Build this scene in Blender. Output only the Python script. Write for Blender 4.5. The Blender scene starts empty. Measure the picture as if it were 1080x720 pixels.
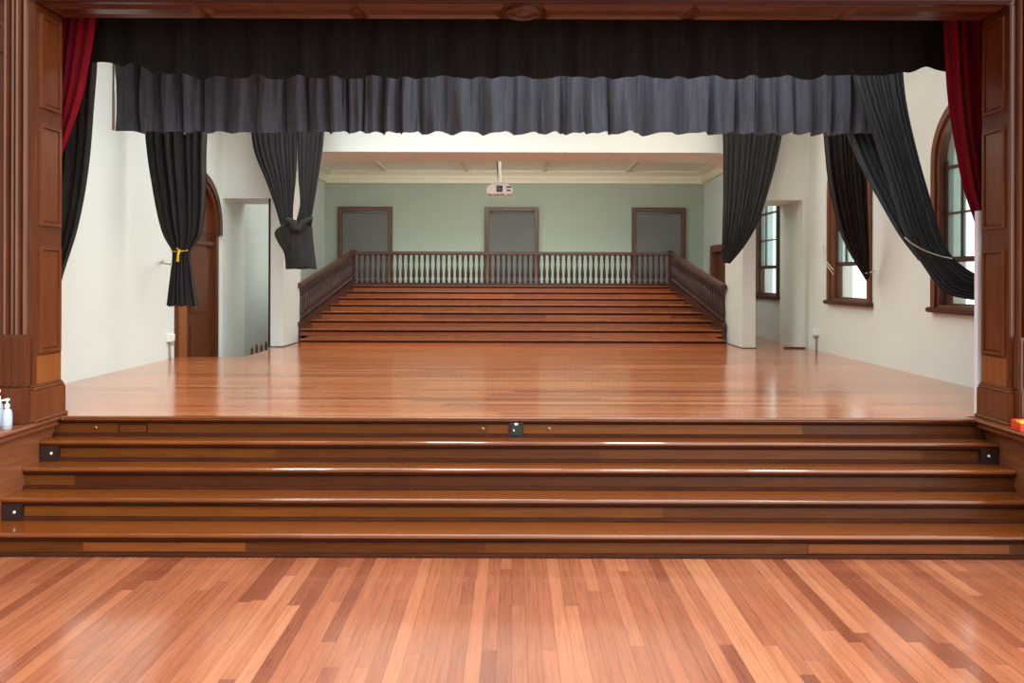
import bpy, bmesh, math, random
from mathutils import Vector, Matrix
random.seed(7)
C = bpy.context.scene.collection
F, VX, VY, EYE, ROLL = 780.0, 541.0, 293.0, 1.6, math.radians(0.17)
ZS = 0.5625                   # stage floor height
R = 0.150                     # riser of the front steps
ZF = ZS - 5 * R               # hall floor
DN = [None, 4.713, 4.959, 5.172, 5.354, 5.5]   # nosing of each step
D0 = 5.5                      # front edge of the stage
XL, XR = -4.35, 4.40          # side walls
YB, TB = 11.0, 0.9            # wall behind the stage and its thickness
YG = 17.07                    # far wall of the gallery
ZC = 4.45                     # stage ceiling
ZG = 4.05                     # gallery ceiling

def P(px, py, d):
    dx, dy = px - VX, py - VY
    ux, uy = dx + dy * ROLL, dy - dx * ROLL
    return Vector((ux / F * d, d, EYE - uy / F * d))

def lin(r, g, b):
    f = lambda c: (c / 255 / 12.92) if c / 255 <= 0.04045 else ((c / 255 + 0.055) / 1.055) ** 2.4
    return (f(r), f(g), f(b), 1.0)

# ------------------------------------------------------------------ materials
class NT:
    def __init__(s, name):
        s.m = bpy.data.materials.new(name); s.m.use_nodes = True
        s.t = s.m.node_tree; s.b = s.t.nodes['Principled BSDF']; s.out = s.t.nodes['Material Output']
    def n(s, typ, **kw):
        nd = s.t.nodes.new(typ)
        for k, v in kw.items():
            setattr(nd, k, v)
        return nd
    def l(s, a, b): s.t.links.new(a, b)
    def math(s, op, a, b=None):
        nd = s.n('ShaderNodeMath', operation=op)
        for i, v in enumerate((a, b)):
            if v is None: continue
            if isinstance(v, (int, float)): nd.inputs[i].default_value = v
            else: s.l(v, nd.inputs[i])
        return nd.outputs[0]
    def ramp(s, fac, stops, interp='LINEAR'):
        nd = s.n('ShaderNodeValToRGB'); r = nd.color_ramp; r.interpolation = interp
        while len(r.elements) < len(stops): r.elements.new(0.5)
        for e, (p, c) in zip(r.elements, stops): e.position = p; e.color = c
        s.l(fac, nd.inputs[0]); return nd.outputs[0]
    def mix(s, fac, a, b, mode='MIX'):
        nd = s.n('ShaderNodeMix', data_type='RGBA', blend_type=mode)
        for i, v in ((0, fac), (6, a), (7, b)):
            if isinstance(v, (int, float, tuple)): nd.inputs[i].default_value = v
            else: s.l(v, nd.inputs[i])
        return nd.outputs[2]

def setp(b, rough=0.5, spec=0.5, metal=0.0, coat=0.0, crough=0.1):
    b.inputs['Roughness'].default_value = rough
    b.inputs['Specular IOR Level'].default_value = spec
    b.inputs['Metallic'].default_value = metal
    b.inputs['Coat Weight'].default_value = coat
    b.inputs['Coat Roughness'].default_value = crough

def plain(name, col, rough=0.5, spec=0.5, metal=0.0, var=0.06, scale=6.0, bump=0.0, coat=0.0):
    m = NT(name); tc = m.n('ShaderNodeTexCoord')
    ns = m.n('ShaderNodeTexNoise'); ns.inputs['Scale'].default_value = scale; ns.inputs['Detail'].default_value = 4
    m.l(tc.outputs['Object'], ns.inputs['Vector'])
    c = lin(*col)
    lo = tuple(x * (1 - var) for x in c[:3]) + (1,); hi = tuple(min(1, x * (1 + var)) for x in c[:3]) + (1,)
    m.l(m.ramp(ns.outputs[0], [(0.3, lo), (0.7, hi)]), m.b.inputs['Base Color'])
    setp(m.b, rough, spec, metal, coat)
    if bump:
        bp = m.n('ShaderNodeBump'); bp.inputs['Strength'].default_value = bump; bp.inputs['Distance'].default_value = 0.01
        m.l(ns.outputs[0], bp.inputs['Height']); m.l(bp.outputs[0], m.b.inputs['Normal'])
    return m.m

def planks(name, across, along, w, L, cols, rough=0.2, seam=0.35, off=0.0, coat=0.0, grain=0.35, seamw=0.03, spec=0.5, cup=0.0, crough=0.1):
    """Board floor: rows of width w across one axis, staggered boards along another."""
    m = NT(name); tc = m.n('ShaderNodeTexCoord'); sx = m.n('ShaderNodeSeparateXYZ')
    m.l(tc.outputs['Object'], sx.inputs[0])
    a = m.math('DIVIDE', m.math('ADD', sx.outputs[across], off), w)
    row = m.math('FLOOR', a)
    wn = m.n('ShaderNodeTexWhiteNoise', noise_dimensions='1D'); m.l(row, wn.inputs['W'])
    b = m.math('ADD', m.math('DIVIDE', sx.outputs[along], L), m.math('MULTIPLY', wn.outputs['Value'], 17.3))
    col = m.math('FLOOR', b)
    cv = m.n('ShaderNodeCombineXYZ'); m.l(row, cv.inputs[0]); m.l(col, cv.inputs[1])
    w2 = m.n('ShaderNodeTexWhiteNoise', noise_dimensions='2D'); m.l(cv.outputs[0], w2.inputs['Vector'])
    n = len(cols)
    base = m.ramp(w2.outputs['Value'], [(i / max(1, n - 1), lin(*c)) for i, c in enumerate(cols)])
    gv = m.n('ShaderNodeCombineXYZ')
    m.l(m.math('ADD', m.math('MULTIPLY', sx.outputs[along], 1.6), m.math('MULTIPLY', w2.outputs['Value'], 31.0)), gv.inputs[0])
    m.l(m.math('MULTIPLY', sx.outputs[across], 26.0), gv.inputs[1])
    m.l(m.math('MULTIPLY', row, 3.7), gv.inputs[2])
    ns = m.n('ShaderNodeTexNoise'); ns.inputs['Scale'].default_value = 2.2; ns.inputs['Detail'].default_value = 6; ns.inputs['Roughness'].default_value = 0.65
    m.l(gv.outputs[0], ns.inputs['Vector'])
    g = m.ramp(ns.outputs[0], [(0.28, (1 - grain,) * 3 + (1,)), (0.55, (1, 1, 1, 1)), (0.78, (1 + grain * .3,) * 3 + (1,))])
    c1 = m.mix(1.0, base, g, 'MULTIPLY')
    fr = m.math('FRACT', a); e = m.math('MINIMUM', fr, m.math('SUBTRACT', 1.0, fr))
    sm = m.math('LESS_THAN', e, seamw)
    fb = m.math('FRACT', b); eb = m.math('MINIMUM', fb, m.math('SUBTRACT', 1.0, fb))
    sm2 = m.math('LESS_THAN', eb, 0.0015 * 1.2 / L)
    s = m.math('MULTIPLY', m.math('MAXIMUM', sm, sm2), seam)
    m.l(m.mix(s, c1, lin(40, 15, 6)), m.b.inputs['Base Color'])
    setp(m.b, rough, spec, 0, coat, crough)
    if cup:
        bp = m.n('ShaderNodeBump'); bp.inputs['Strength'].default_value = 1.0; bp.inputs['Distance'].default_value = cup
        m.l(m.math('ADD', m.math('MULTIPLY', e, m.math('SUBTRACT', 1.0, e)), m.math('MULTIPLY', w2.outputs['Value'], 0.1)), bp.inputs['Height'])
        m.l(bp.outputs[0], m.b.inputs['Normal']); m.l(bp.outputs[0], m.b.inputs['Coat Normal'])
    rr = m.n('ShaderNodeMapRange'); rr.inputs['To Min'].default_value = rough * 0.85; rr.inputs['To Max'].default_value = rough * 1.25
    m.l(ns.outputs[0], rr.inputs['Value']); m.l(rr.outputs[0], m.b.inputs['Roughness'])
    return m.m

def wood(name, c0, c1, axis=2, rough=0.35, scale=3.0, coat=0.0, spec=0.5):
    m = NT(name); tc = m.n('ShaderNodeTexCoord'); mp = m.n('ShaderNodeMapping')
    m.l(tc.outputs['Object'], mp.inputs['Vector'])
    sc = [14.0, 14.0, 14.0]; sc[axis] = 1.0
    mp.inputs['Scale'].default_value = sc
    ns = m.n('ShaderNodeTexNoise'); ns.inputs['Scale'].default_value = scale; ns.inputs['Detail'].default_value = 7
    ns.inputs['Roughness'].default_value = 0.6; ns.inputs['Distortion'].default_value = 0.6
    m.l(mp.outputs[0], ns.inputs['Vector'])
    m.l(m.ramp(ns.outputs[0], [(0.3, lin(*c0)), (0.7, lin(*c1))]), m.b.inputs['Base Color'])
    setp(m.b, rough, spec, 0, coat)
    return m.m

def fabric(name, col, rough=0.95, sheen=0.3, var=0.25):
    m = NT(name); tc = m.n('ShaderNodeTexCoord'); mp = m.n('ShaderNodeMapping')
    m.l(tc.outputs['Object'], mp.inputs['Vector']); mp.inputs['Scale'].default_value = (9, 9, 0.8)
    ns = m.n('ShaderNodeTexNoise'); ns.inputs['Scale'].default_value = 3.0; ns.inputs['Detail'].default_value = 5
    m.l(mp.outputs[0], ns.inputs['Vector']); c = lin(*col)
    m.l(m.ramp(ns.outputs[0], [(0.3, tuple(x * (1 - var) for x in c[:3]) + (1,)), (0.7, tuple(x * (1 + var) for x in c[:3]) + (1,))]), m.b.inputs['Base Color'])
    setp(m.b, rough, 0.15)
    m.b.inputs['Sheen Weight'].default_value = sheen; m.b.inputs['Sheen Roughness'].default_value = 0.5
    return m.m

def glassy(name, tint, haze=0.0, milky=False):
    m = NT(name); tr = m.n('ShaderNodeBsdfTransparent'); tr.inputs[0].default_value = lin(*tint)
    gl = m.n('ShaderNodeBsdfGlossy'); gl.inputs['Roughness'].default_value = 0.03
    tl = m.n('ShaderNodeBsdfDiffuse' if milky else 'ShaderNodeBsdfTranslucent'); tl.inputs[0].default_value = lin(*tint)
    ns = m.n('ShaderNodeTexNoise'); ns.inputs['Scale'].default_value = 3
    mx0 = m.n('ShaderNodeMixShader'); mx0.inputs[0].default_value = haze
    m.l(tr.outputs[0], mx0.inputs[1]); m.l(tl.outputs[0], mx0.inputs[2])
    lw = m.n('ShaderNodeLayerWeight'); fc = m.math('ADD', m.math('MULTIPLY', m.math('POWER', lw.outputs['Facing'], 5.0), 0.8), 0.04)
    mx = m.n('ShaderNodeMixShader'); m.l(fc, mx.inputs[0]); m.l(mx0.outputs[0], mx.inputs[1]); m.l(gl.outputs[0], mx.inputs[2])
    m.l(mx.outputs[0], m.out.inputs['Surface'])
    return m.m

M = {}
M['wall'] = plain('cream_wall_paint', (224, 228, 220), 0.6, 0.3, var=0.02, scale=1.2)
M['sage'] = plain('sage_wall_paint', (154, 164, 148), 0.6, 0.3, var=0.03, scale=0.8)
M['aisle'] = plain('pale_grey_green_paint', (198, 206, 200), 0.6, 0.3, var=0.03, scale=0.8)
M['ceil'] = plain('ceiling_paint', (246, 243, 228), 0.6, 0.3, var=0.02)
M['cream'] = plain('cream_plaster', (222, 216, 192), 0.6, 0.3, var=0.02)
M['hall_floor'] = planks('hall_floorboards', 0, 1, 0.072, 2.1,
    [(124, 64, 42), (140, 76, 50), (156, 90, 60), (150, 84, 56), (166, 98, 66), (152, 86, 58), (174, 106, 72), (160, 92, 62), (188, 122, 86)], rough=0.24, seam=0.3, grain=0.3, coat=1.0, crough=0.12, cup=0.0006)
M['stage_floor'] = planks('stage_floorboards', 1, 0, 0.10, 3.2,
    [(140, 70, 34), (192, 104, 56), (206, 118, 66), (168, 86, 44), (216, 136, 84), (184, 98, 52)], rough=0.22, seam=0.6, grain=0.25, coat=0.7, crough=0.15, cup=0.0012)
M['tread'] = planks('varnished_tread', 1, 0, 0.16, 5.0, [(112, 56, 17), (128, 66, 22), (104, 50, 15)], rough=0.24, seam=0.2, grain=0.3, coat=0.6, crough=0.08)
M['riser'] = planks('varnished_riser', 2, 0, R, 2.35,
    [(66, 30, 10), (112, 60, 16), (88, 44, 12), (124, 68, 20), (74, 34, 11), (102, 54, 14)], rough=0.34, seam=0.5, grain=0.35, seamw=0.0, off=-ZF + 0.001, spec=0.3)
M['gtread'] = planks('gallery_tread_boards', 1, 0, 0.11, 2.4, [(142, 78, 42), (160, 90, 48), (130, 70, 38)], rough=0.25, seam=0.4, grain=0.25)
M['griser'] = planks('gallery_riser_boards', 2, 0, 0.109, 2.2, [(150, 78, 38), (178, 96, 48), (136, 68, 34), (166, 88, 44)], rough=0.3, seam=0.3, grain=0.3, seamw=0.0, off=-ZS + 0.001)
M['edge_and_shade'] = wood('dark_edge_and_shade', (44, 18, 8), (66, 30, 12), 0, 0.75, spec=0.1)  # dark timber edges; also the painted shade below the step nosings
M['mahog'] = wood('mahogany_upright', (80, 38, 15), (106, 54, 25), 2, 0.32, 2.0, coat=0.15)
M['mahog_panel'] = wood('mahogany_raised_panel', (94, 46, 20), (118, 62, 30), 2, 0.3, 2.0, coat=0.15)
M['mahog_orange'] = wood('orange_veneer', (128, 70, 30), (150, 86, 40), 2, 0.3, 2.0, coat=0.15)
M['mahog_x'] = wood('mahogany_beam', (66, 30, 16), (88, 44, 26), 0, 0.32, 2.0, coat=0.15)
M['mahog_matt'] = wood('dull_mahogany', (58, 27, 14), (74, 36, 20), 0, 0.65, 2.0, spec=0.2)
M['mahog_dark'] = wood('dark_mahogany', (60, 30, 16), (78, 42, 24), 2, 0.35, 2.0)
M['ledge_wood'] = wood('ledge_wood', (116, 66, 38), (144, 84, 52), 1, 0.3, 2.0, coat=0.2)
M['rail'] = wood('dark_rail_wood', (62, 34, 26), (84, 48, 36), 0, 0.35)
M['baluster'] = wood('dark_baluster_wood', (52, 32, 26), (72, 44, 36), 2, 0.35)
M['frame'] = wood('brown_window_wood', (96, 54, 34), (128, 76, 50), 2, 0.4)
M['frame_dark'] = wood('dark_window_wood', (64, 38, 28), (86, 54, 40), 2, 0.4)
M['door'] = wood('door_wood', (84, 40, 14), (104, 54, 22), 2, 0.4)
M['door_lite'] = wood('door_stile_wood', (140, 76, 36), (160, 92, 48), 2, 0.4)
M['blind'] = plain('charcoal_blind', (104, 104, 101), 0.7, 0.2, var=0.06, scale=2)
M['valance'] = fabric('slate_fabric', (84, 87, 98), sheen=0.15)
M['black'] = fabric('black_fabric', (34, 29, 24), sheen=0.02)
M['charcoal'] = fabric('charcoal_fabric', (46, 42, 41), sheen=0.08)
M['slate_dark'] = fabric('dark_slate_fabric', (64, 70, 74), sheen=0.12)
M['red'] = fabric('crimson_velvet', (116, 8, 24), sheen=0.08, var=0.2)
M['white'] = plain('white_plastic', (246, 246, 238), 0.4, 0.4, var=0.02)
M['white_paint'] = plain('white_edge_paint', (236, 234, 240), 0.5, 0.3, var=0.01)
M['metal'] = plain('grey_metal', (150, 148, 142), 0.35, 0.5, 0.6, var=0.05)
M['conduit'] = plain('grey_conduit', (170, 165, 152), 0.5, 0.4, var=0.05)
M['box_brown'] = plain('dark_brown_metal', (44, 28, 22), 0.5, 0.3, var=0.1)
M['blackp'] = plain('black_plastic', (22, 20, 20), 0.35, 0.5, var=0.1)
M['greenlens'] = plain('dark_green_plate', (34, 42, 26), 0.3, 0.5, var=0.1)
M['yellow'] = plain('yellow_rope', (226, 190, 30), 0.7, 0.3, var=0.1, scale=40)
M['cord'] = plain('pale_cord', (206, 200, 180), 0.7, 0.3, var=0.06, scale=40)
M['orange'] = plain('orange_card', (232, 84, 36), 0.5, 0.4, var=0.04)
M['pink'] = plain('red_card', (222, 52, 62), 0.5, 0.4, var=0.04)
M['yellowc'] = plain('yellow_card', (244, 196, 60), 0.5, 0.4, var=0.04)
M['gold'] = plain('brass', (190, 150, 80), 0.3, 0.5, 0.8, var=0.05)
M['glass'] = glassy('clear_glass', (250, 252, 250))
M['glass_mint'] = glassy('frosted_mint_glass', (228, 243, 238), 0.08)
M['bottle'] = glassy('clear_bottle_plastic', (222, 228, 238), 0.6, True)
M['label'] = plain('pale_blue_label', (190, 200, 222), 0.5, 0.3, var=0.05)
M['lamp'] = None

# ------------------------------------------------------------------ geometry helpers
def link(name, me, mat, parent=None, smooth=False, **kw):
    o = bpy.data.objects.new(name, me); C.objects.link(o)
    if mat is not None and not me.materials: me.materials.append(mat)
    if smooth:
        for p in me.polygons: p.use_smooth = True
    if parent is not None: o.parent = parent
    for k, v in kw.items(): o[k] = v
    return o

def obj(name, bm, mat, parent=None, smooth=False, angle=None, **kw):
    me = bpy.data.meshes.new(name)
    bmesh.ops.recalc_face_normals(bm, faces=bm.faces)
    bm.to_mesh(me); bm.free()
    if angle is not None:
        me.set_sharp_from_angle(angle=math.radians(angle)) 
    return link(name, me, mat, parent, smooth, **kw)

def thing(name, label, cat, loc=(0, 0, 0), group=None):
    o = bpy.data.objects.new(name, None); C.objects.link(o); o.location = loc; o.empty_display_size = 0.1
    o['label'] = label; o['category'] = cat
    if group: o['group'] = group
    return o
def local(t, o):                       # child built in world coordinates
    o.parent = t; o.matrix_parent_inverse = Matrix.Translation(t.location).inverted(); return o
def tag(o, label, cat, group=None):
    o['label'] = label; o['category'] = cat
    if group: o['group'] = group
    return o
def S(o): o['kind'] = 'structure'; return o

def box(bm, x0, x1, y0, y1, z0, z1, bev=0.0, seg=2):
    vs = [bm.verts.new((x, y, z)) for z in (z0, z1) for y in (y0, y1) for x in (x0, x1)]
    fs = [(0, 2, 3, 1), (4, 5, 7, 6), (0, 1, 5, 4), (2, 6, 7, 3), (0, 4, 6, 2), (1, 3, 7, 5)]
    faces = [bm.faces.new([vs[i] for i in f]) for f in fs]
    if bev:
        es = list({e for f in faces for e in f.edges})
        bmesh.ops.bevel(bm, geom=es, offset=bev, segments=seg, affect='EDGES', clamp_overlap=True)
    return bm
def B(x0, x1, y0, y1, z0, z1, bev=0.0): return box(bmesh.new(), x0, x1, y0, y1, z0, z1, bev)

def prism(bm, poly, axis, a0, a1):
    """poly: 2-D points; axis 0: (y,z) pts extruded in x; 1: (x,z) in y; 2: (x,y) in z"""
    def v(p, a): return {0: (a, p[0], p[1]), 1: (p[0], a, p[1]), 2: (p[0], p[1], a)}[axis]
    A = [bm.verts.new(v(p, a0)) for p in poly]; Bv = [bm.verts.new(v(p, a1)) for p in poly]
    n = len(poly)
    bm.faces.new(A); bm.faces.new(Bv[::-1])
    for i in range(n): bm.faces.new([A[i], A[(i + 1) % n], Bv[(i + 1) % n], Bv[i]])
    return bm

def plate(name, loops, axis, a0, a1, mat, parent=None, **kw):
    """flat plate with holes (loops[0] outer), via a filled 2-D curve turned into a mesh"""
    cu = bpy.data.curves.new(name, 'CURVE'); cu.dimensions = '2D'; cu.fill_mode = 'BOTH'; cu.extrude = abs(a1 - a0) / 2
    for lp in loops:
        sp = cu.splines.new('POLY'); sp.points.add(len(lp) - 1); sp.use_cyclic_u = True
        for q, p in zip(sp.points, lp): q.co = (p[0], p[1], 0, 1)
    tmp = bpy.data.objects.new(name, cu); C.objects.link(tmp)
    dg = bpy.context.evaluated_depsgraph_get()
    me = bpy.data.meshes.new_from_object(tmp.evaluated_get(dg), depsgraph=dg)
    bpy.data.objects.remove(tmp); bpy.data.curves.remove(cu)
    mid = (a0 + a1) / 2
    for v in me.vertices:
        p, q, h = v.co
        v.co = {0: (mid + h, p, q), 1: (p, mid + h, q), 2: (p, q, mid + h)}[axis]
    me.materials.clear()
    bm = bmesh.new(); bm.from_mesh(me); bmesh.ops.remove_doubles(bm, verts=bm.verts, dist=1e-5)
    bmesh.ops.recalc_face_normals(bm, faces=bm.faces); bm.to_mesh(me); bm.free()
    for p in me.polygons: p.use_smooth = True
    me.set_sharp_from_angle(angle=math.radians(30))
    me.name = name
    return link(name, me, mat, parent, **kw)

def tube(bm, pts, r, n=8, cap=True):
    pts = [Vector(p) for p in pts]; rings = []
    rs = r if isinstance(r, (list, tuple)) else [r] * len(pts)
    for i, p in enumerate(pts):
        t = (pts[min(i + 1, len(pts) - 1)] - pts[max(i - 1, 0)]).normalized()
        up = Vector((0, 0, 1)) if abs(t.z) < 0.9 else Vector((0, 1, 0))
        a = t.cross(up).normalized(); b = t.cross(a)
        rings.append([bm.verts.new(p + (a * math.cos(k * 2 * math.pi / n) + b * math.sin(k * 2 * math.pi / n)) * rs[i]) for k in range(n)])
    for i in range(len(rings) - 1):
        for k in range(n):
            bm.faces.new([rings[i][k], rings[i][(k + 1) % n], rings[i + 1][(k + 1) % n], rings[i + 1][k]])
    if cap: bm.faces.new(rings[0][::-1]); bm.faces.new(rings[-1])
    return bm

def lathe(bm, prof, n=12, c=(0, 0, 0), axis=2):
    rings = []
    for r, h in prof:
        ring = []
        for k in range(n):
            a = 2 * math.pi * k / n; u, w = r * math.cos(a), r * math.sin(a)
            p = {2: (u, w, h), 1: (u, h, w), 0: (h, u, w)}[axis]
            ring.append(bm.verts.new((c[0] + p[0], c[1] + p[1], c[2] + p[2])))
        rings.append(ring)
    for i in range(len(rings) - 1):
        for k in range(n):
            bm.faces.new([rings[i][k], rings[i][(k + 1) % n], rings[i + 1][(k + 1) % n], rings[i + 1][k]])
    bm.faces.new(rings[0][::-1]); bm.faces.new(rings[-1])
    return bm

def arch(y0, y1, z0, zs, n=24, off=0.0):
    """outline of an arched opening: rectangle to springing zs, semicircle above; off shrinks it"""
    y0, y1, z0 = y0 + off, y1 - off, z0 + off
    c, r = (y0 + y1) / 2, (y1 - y0) / 2
    pts = [(y0, z0), (y1, z0)]
    for k in range(n + 1):
        a = math.pi * k / n
        pts.append((c + r * math.cos(a), zs + r * math.sin(a)))
    return pts

# ------------------------------------------------------------------ room shell
S(obj('floor', B(-9, 9, -5, DN[1] + 0.06, ZF - 0.1, ZF), M['hall_floor']))
# stage floor with the stair well cut out of its rear left corner, then the aisles
XW, YW = -3.5, 9.63
stage = [(XL, D0 - 0.0), (3.46, D0), (XR, D0), (XR, YG), (XW, YG), (XW, YW), (XL, YW)]
stage_poly = [(-3.355, D0 + 0.02), (3.435, D0 + 0.02), (3.435, D0 + 0.1), (XR + 0.02, D0 + 0.1), (XR + 0.02, YG), (XW, YG), (XW, YW), (XL - 0.02, YW), (XL - 0.02, D0 + 0.1), (-3.355, D0 + 0.1)]
fl = obj('stage_floor', prism(bmesh.new(), stage_poly, 2, ZS - 0.035, ZS), M['stage_floor']); S(fl)
S(obj('trim_1', B(XL, XW, YW + 0.0, YW + 0.03, 0.04, ZS - 0.036), M['mahog_dark']))
S(obj('trim_2', B(XW - 0.0, XW + 0.03, YW + 0.03, YG, 0.0, ZS - 0.036), M['aisle']))
S(obj('floor_landing', B(XL - 0.02, XW, YW, YG, -0.02, 0.04), M['stage_floor']))

WIN = [(6.55, 7.67), (9.11, 10.23), (12.26, 13.38)]
WZ0, WZS = 1.31, 2.81
rect = lambda y0, y1, z0, z1: [(y0, z0), (y1, z0), (y1, z1), (y0, z1)]
S(plate('wall_right', [rect(5.62, YB, 0.0, ZC)] + [arch(a, b, WZ0, WZS) for a, b in WIN[:2]], 0, XR, XR + 0.3, M['wall']))
S(plate('wall_gallery_right', [rect(YB, YG + 0.2, 0.0, ZC), arch(*WIN[2], WZ0, WZS), rect(15.25, 16.25, ZS, 2.24)], 0, XR, XR + 0.3, M['aisle']))
DY0, DY1, DZS = 9.50, 10.88, 2.33
S(plate('wall_left', [rect(5.62, YB, -0.02, ZC), arch(DY0, DY1, 0.04, DZS)], 0, XL - 0.3, XL, M['wall']))
S(plate('wall_gallery_left', [rect(YB, YG + 0.2, -0.02, ZC)], 0, XL - 0.3, XL, M['aisle']))

# wall behind the stage: wide rounded opening plus two side openings
ZO = 3.47; XO = 3.417; XP = 3.61; XA_L, XA_R = -4.315, 4.30; ZA = 2.77
def rounded_opening(x0, x1, z0, z1, rx, rz, n=10):
    pts = [(x0, z0), (x1, z0)]
    for k in range(n + 1):
        a = math.pi / 2 * k / n; pts.append((x1 - rx + rx * math.cos(a), z1 - rz + rz * math.sin(a)))
    for k in range(n + 1):
        a = math.pi / 2 * (1 - k / n); pts.append((x0 + rx - rx * math.cos(a), z1 - rz + rz * math.sin(a)))
    return pts
e = 0.0
outer = [(XL, -0.02), (XA_L, -0.02), (XA_L, ZA), (-XP, ZA), (-XP, ZS), (-XO, ZS)]
op = rounded_opening(-XO, XO, ZS, ZO, 0.42, 0.24)
outer += op[2:][::-1][0:] if False else []
left_side = [p for p in op[2:] if p[0] < 0][::-1]; right_side = [p for p in op[2:] if p[0] > 0][::-1]
outer = [(XL, -0.02), (XA_L, -0.02), (XA_L, ZA), (-XP, ZA), (-XP, 0.0), (-XO, 0.0)] + left_side + right_side + \
        [(XO, 0.0), (XP, 0.0), (XP, ZA), (XA_R, ZA), (XA_R, 0.0), (XR, 0.0), (XR, ZC), (XL, ZC)]
S(plate('wall_back', [outer], 1, YB, YB + TB, M['wall']))
for i, (x0, x1) in enumerate(((-XP - 0.004, -XO + 0.004), (XO - 0.004, XP + 0.004))):
    S(obj('baseboard_' + ('left', 'right')[i], B(x0, x1, YB - 0.012, YB + TB, ZS, ZS + 0.012), M['mahog_dark']))
S(obj('trim_3', B(XA_R - 0.27, XR - 0.06, YB - 0.02, YB + 0.02, ZS, ZS + 0.022), M['mahog_dark']))
S(obj('trim_4', B(XL, -XP + 0.3, YB - 0.012, YB, 3.43, 3.45), M['wall']))
S(obj('trim_5', B(-XP - 0.02, -XP + 0.004, YB - 0.02, YB + 0.01, ZS, ZA), M['edge_and_shade']))
S(obj('trim_6', B(XA_R - 0.004, XA_R + 0.05, YB - 0.025, YB, ZS + 0.02, ZA + 0.02, 0.004), M['wall']))

# far wall, ceilings
S(obj('wall_far', B(XL - 0.3, XR + 0.3, YG, YG + 0.2, 0.0, ZC), M['sage']))
S(obj('ceiling_gallery', B(XL, XR, YB + TB, YG, ZG, ZG + 0.1), M['ceil']))
S(obj('ceiling', B(XL - 0.3, XR + 0.3, 5.35, YB + TB, ZC, ZC + 0.1), M['wall']))
bm = bmesh.new()
prism(bm, [(YG, 3.78), (YG - 0.04, 3.78), (YG - 0.05, 3.86), (YG - 0.07, 3.88), (YG - 0.08, 3.95), (YG - 0.16, 4.0), (YG - 0.2, 4.03), (YG - 0.2, ZG), (YG, ZG)], 0, XL, XR)
S(obj('trim_7', bm, M['cream']))
for sx, sgn in ((XL, 1), (XR, -1)):
    bm = bmesh.new()
    prism(bm, [(sx, 3.78), (sx + sgn * 0.05, 3.8), (sx + sgn * 0.08, 3.95), (sx + sgn * 0.2, 4.03), (sx + sgn * 0.2, ZG), (sx, ZG)], 1, YB + TB, YG)
    S(obj('trim_8' if sgn > 0 else 'trim_9', bm, M['cream']))
for i, x in enumerate((-2.9, -1.07, 0.72, 2.6)):
    S(obj('trim_%d' % (10 + i), B(x - 0.04, x + 0.04, YB + TB, YG - 0.2, ZG - 0.035, ZG), M['cream']))

# ------------------------------------------------------------------ windows, right wall
def window(i, y0, y1, fmat):
    w = bpy.data.objects.new('window_%d' % i, None); C.objects.link(w); w['kind'] = 'structure'; w.location = (XR, (y0 + y1) / 2, WZ0)
    A = lambda o: local(w, o)
    A(plate('frame', [arch(y0, y1, WZ0, WZS), arch(y0, y1, WZ0 - 0.02, WZS, off=0.045)], 0, XR - 0.012, XR + 0.14, fmat))
    A(plate('casing', [arch(y0, y1, WZ0 + 0.03, WZS, off=-0.06), arch(y0, y1, WZ0 - 0.03, WZS, off=0.012)], 0, XR - 0.04, XR, fmat))
    A(obj('sill', B(XR - 0.08, XR + 0.14, y0 - 0.09, y1 + 0.09, WZ0 - 0.055, WZ0 - 0.001, 0.012), M['frame_dark']))
    r = (y1 - y0) / 2 - 0.045; yc = (y0 + y1) / 2; X = XR + 0.075
    top = lambda z: (r if z <= WZS else math.sqrt(max(0.0, r * r - (z - WZS) ** 2)))
    for z, h in ((1.80, 0.055), (2.27, 0.02), (2.74, 0.032)):
        A(obj('glazing_bar', B(X - 0.02, X + 0.025, yc - top(z), yc + top(z), z - h / 2, z + h / 2, 0.004), M['frame_dark']))
    A(obj('glazing_bar', B(X - 0.015, X + 0.02, yc + 0.24, yc + 0.26, 1.8, WZS + 0.42), M['frame_dark']))
    for q in (-1, 1):
        A(obj('stile', B(X - 0.02, X + 0.025, yc + q * r - 0.022, yc + q * r + 0.022, WZ0 + 0.025, WZS), M['frame_dark']))
    A(obj('bottom_rail', B(X - 0.02, X + 0.025, yc - r, yc + r, WZ0 + 0.01, WZ0 + 0.045, 0.004), M['frame_dark']))
    A(obj('lower_pane', B(X - 0.002, X + 0.002, yc - r, yc + r, WZ0 + 0.03, 1.8), M['glass']))
    A(plate('upper_pane', [arch(y0, y1, 1.8 - 0.04, WZS, off=0.04)], 0, X - 0.002, X + 0.002, M['glass_mint']))
    return w
for i, (a, b) in enumerate(WIN): window(i + 1, a, b, M['frame'] if i < 2 else M['frame_dark'])

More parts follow.
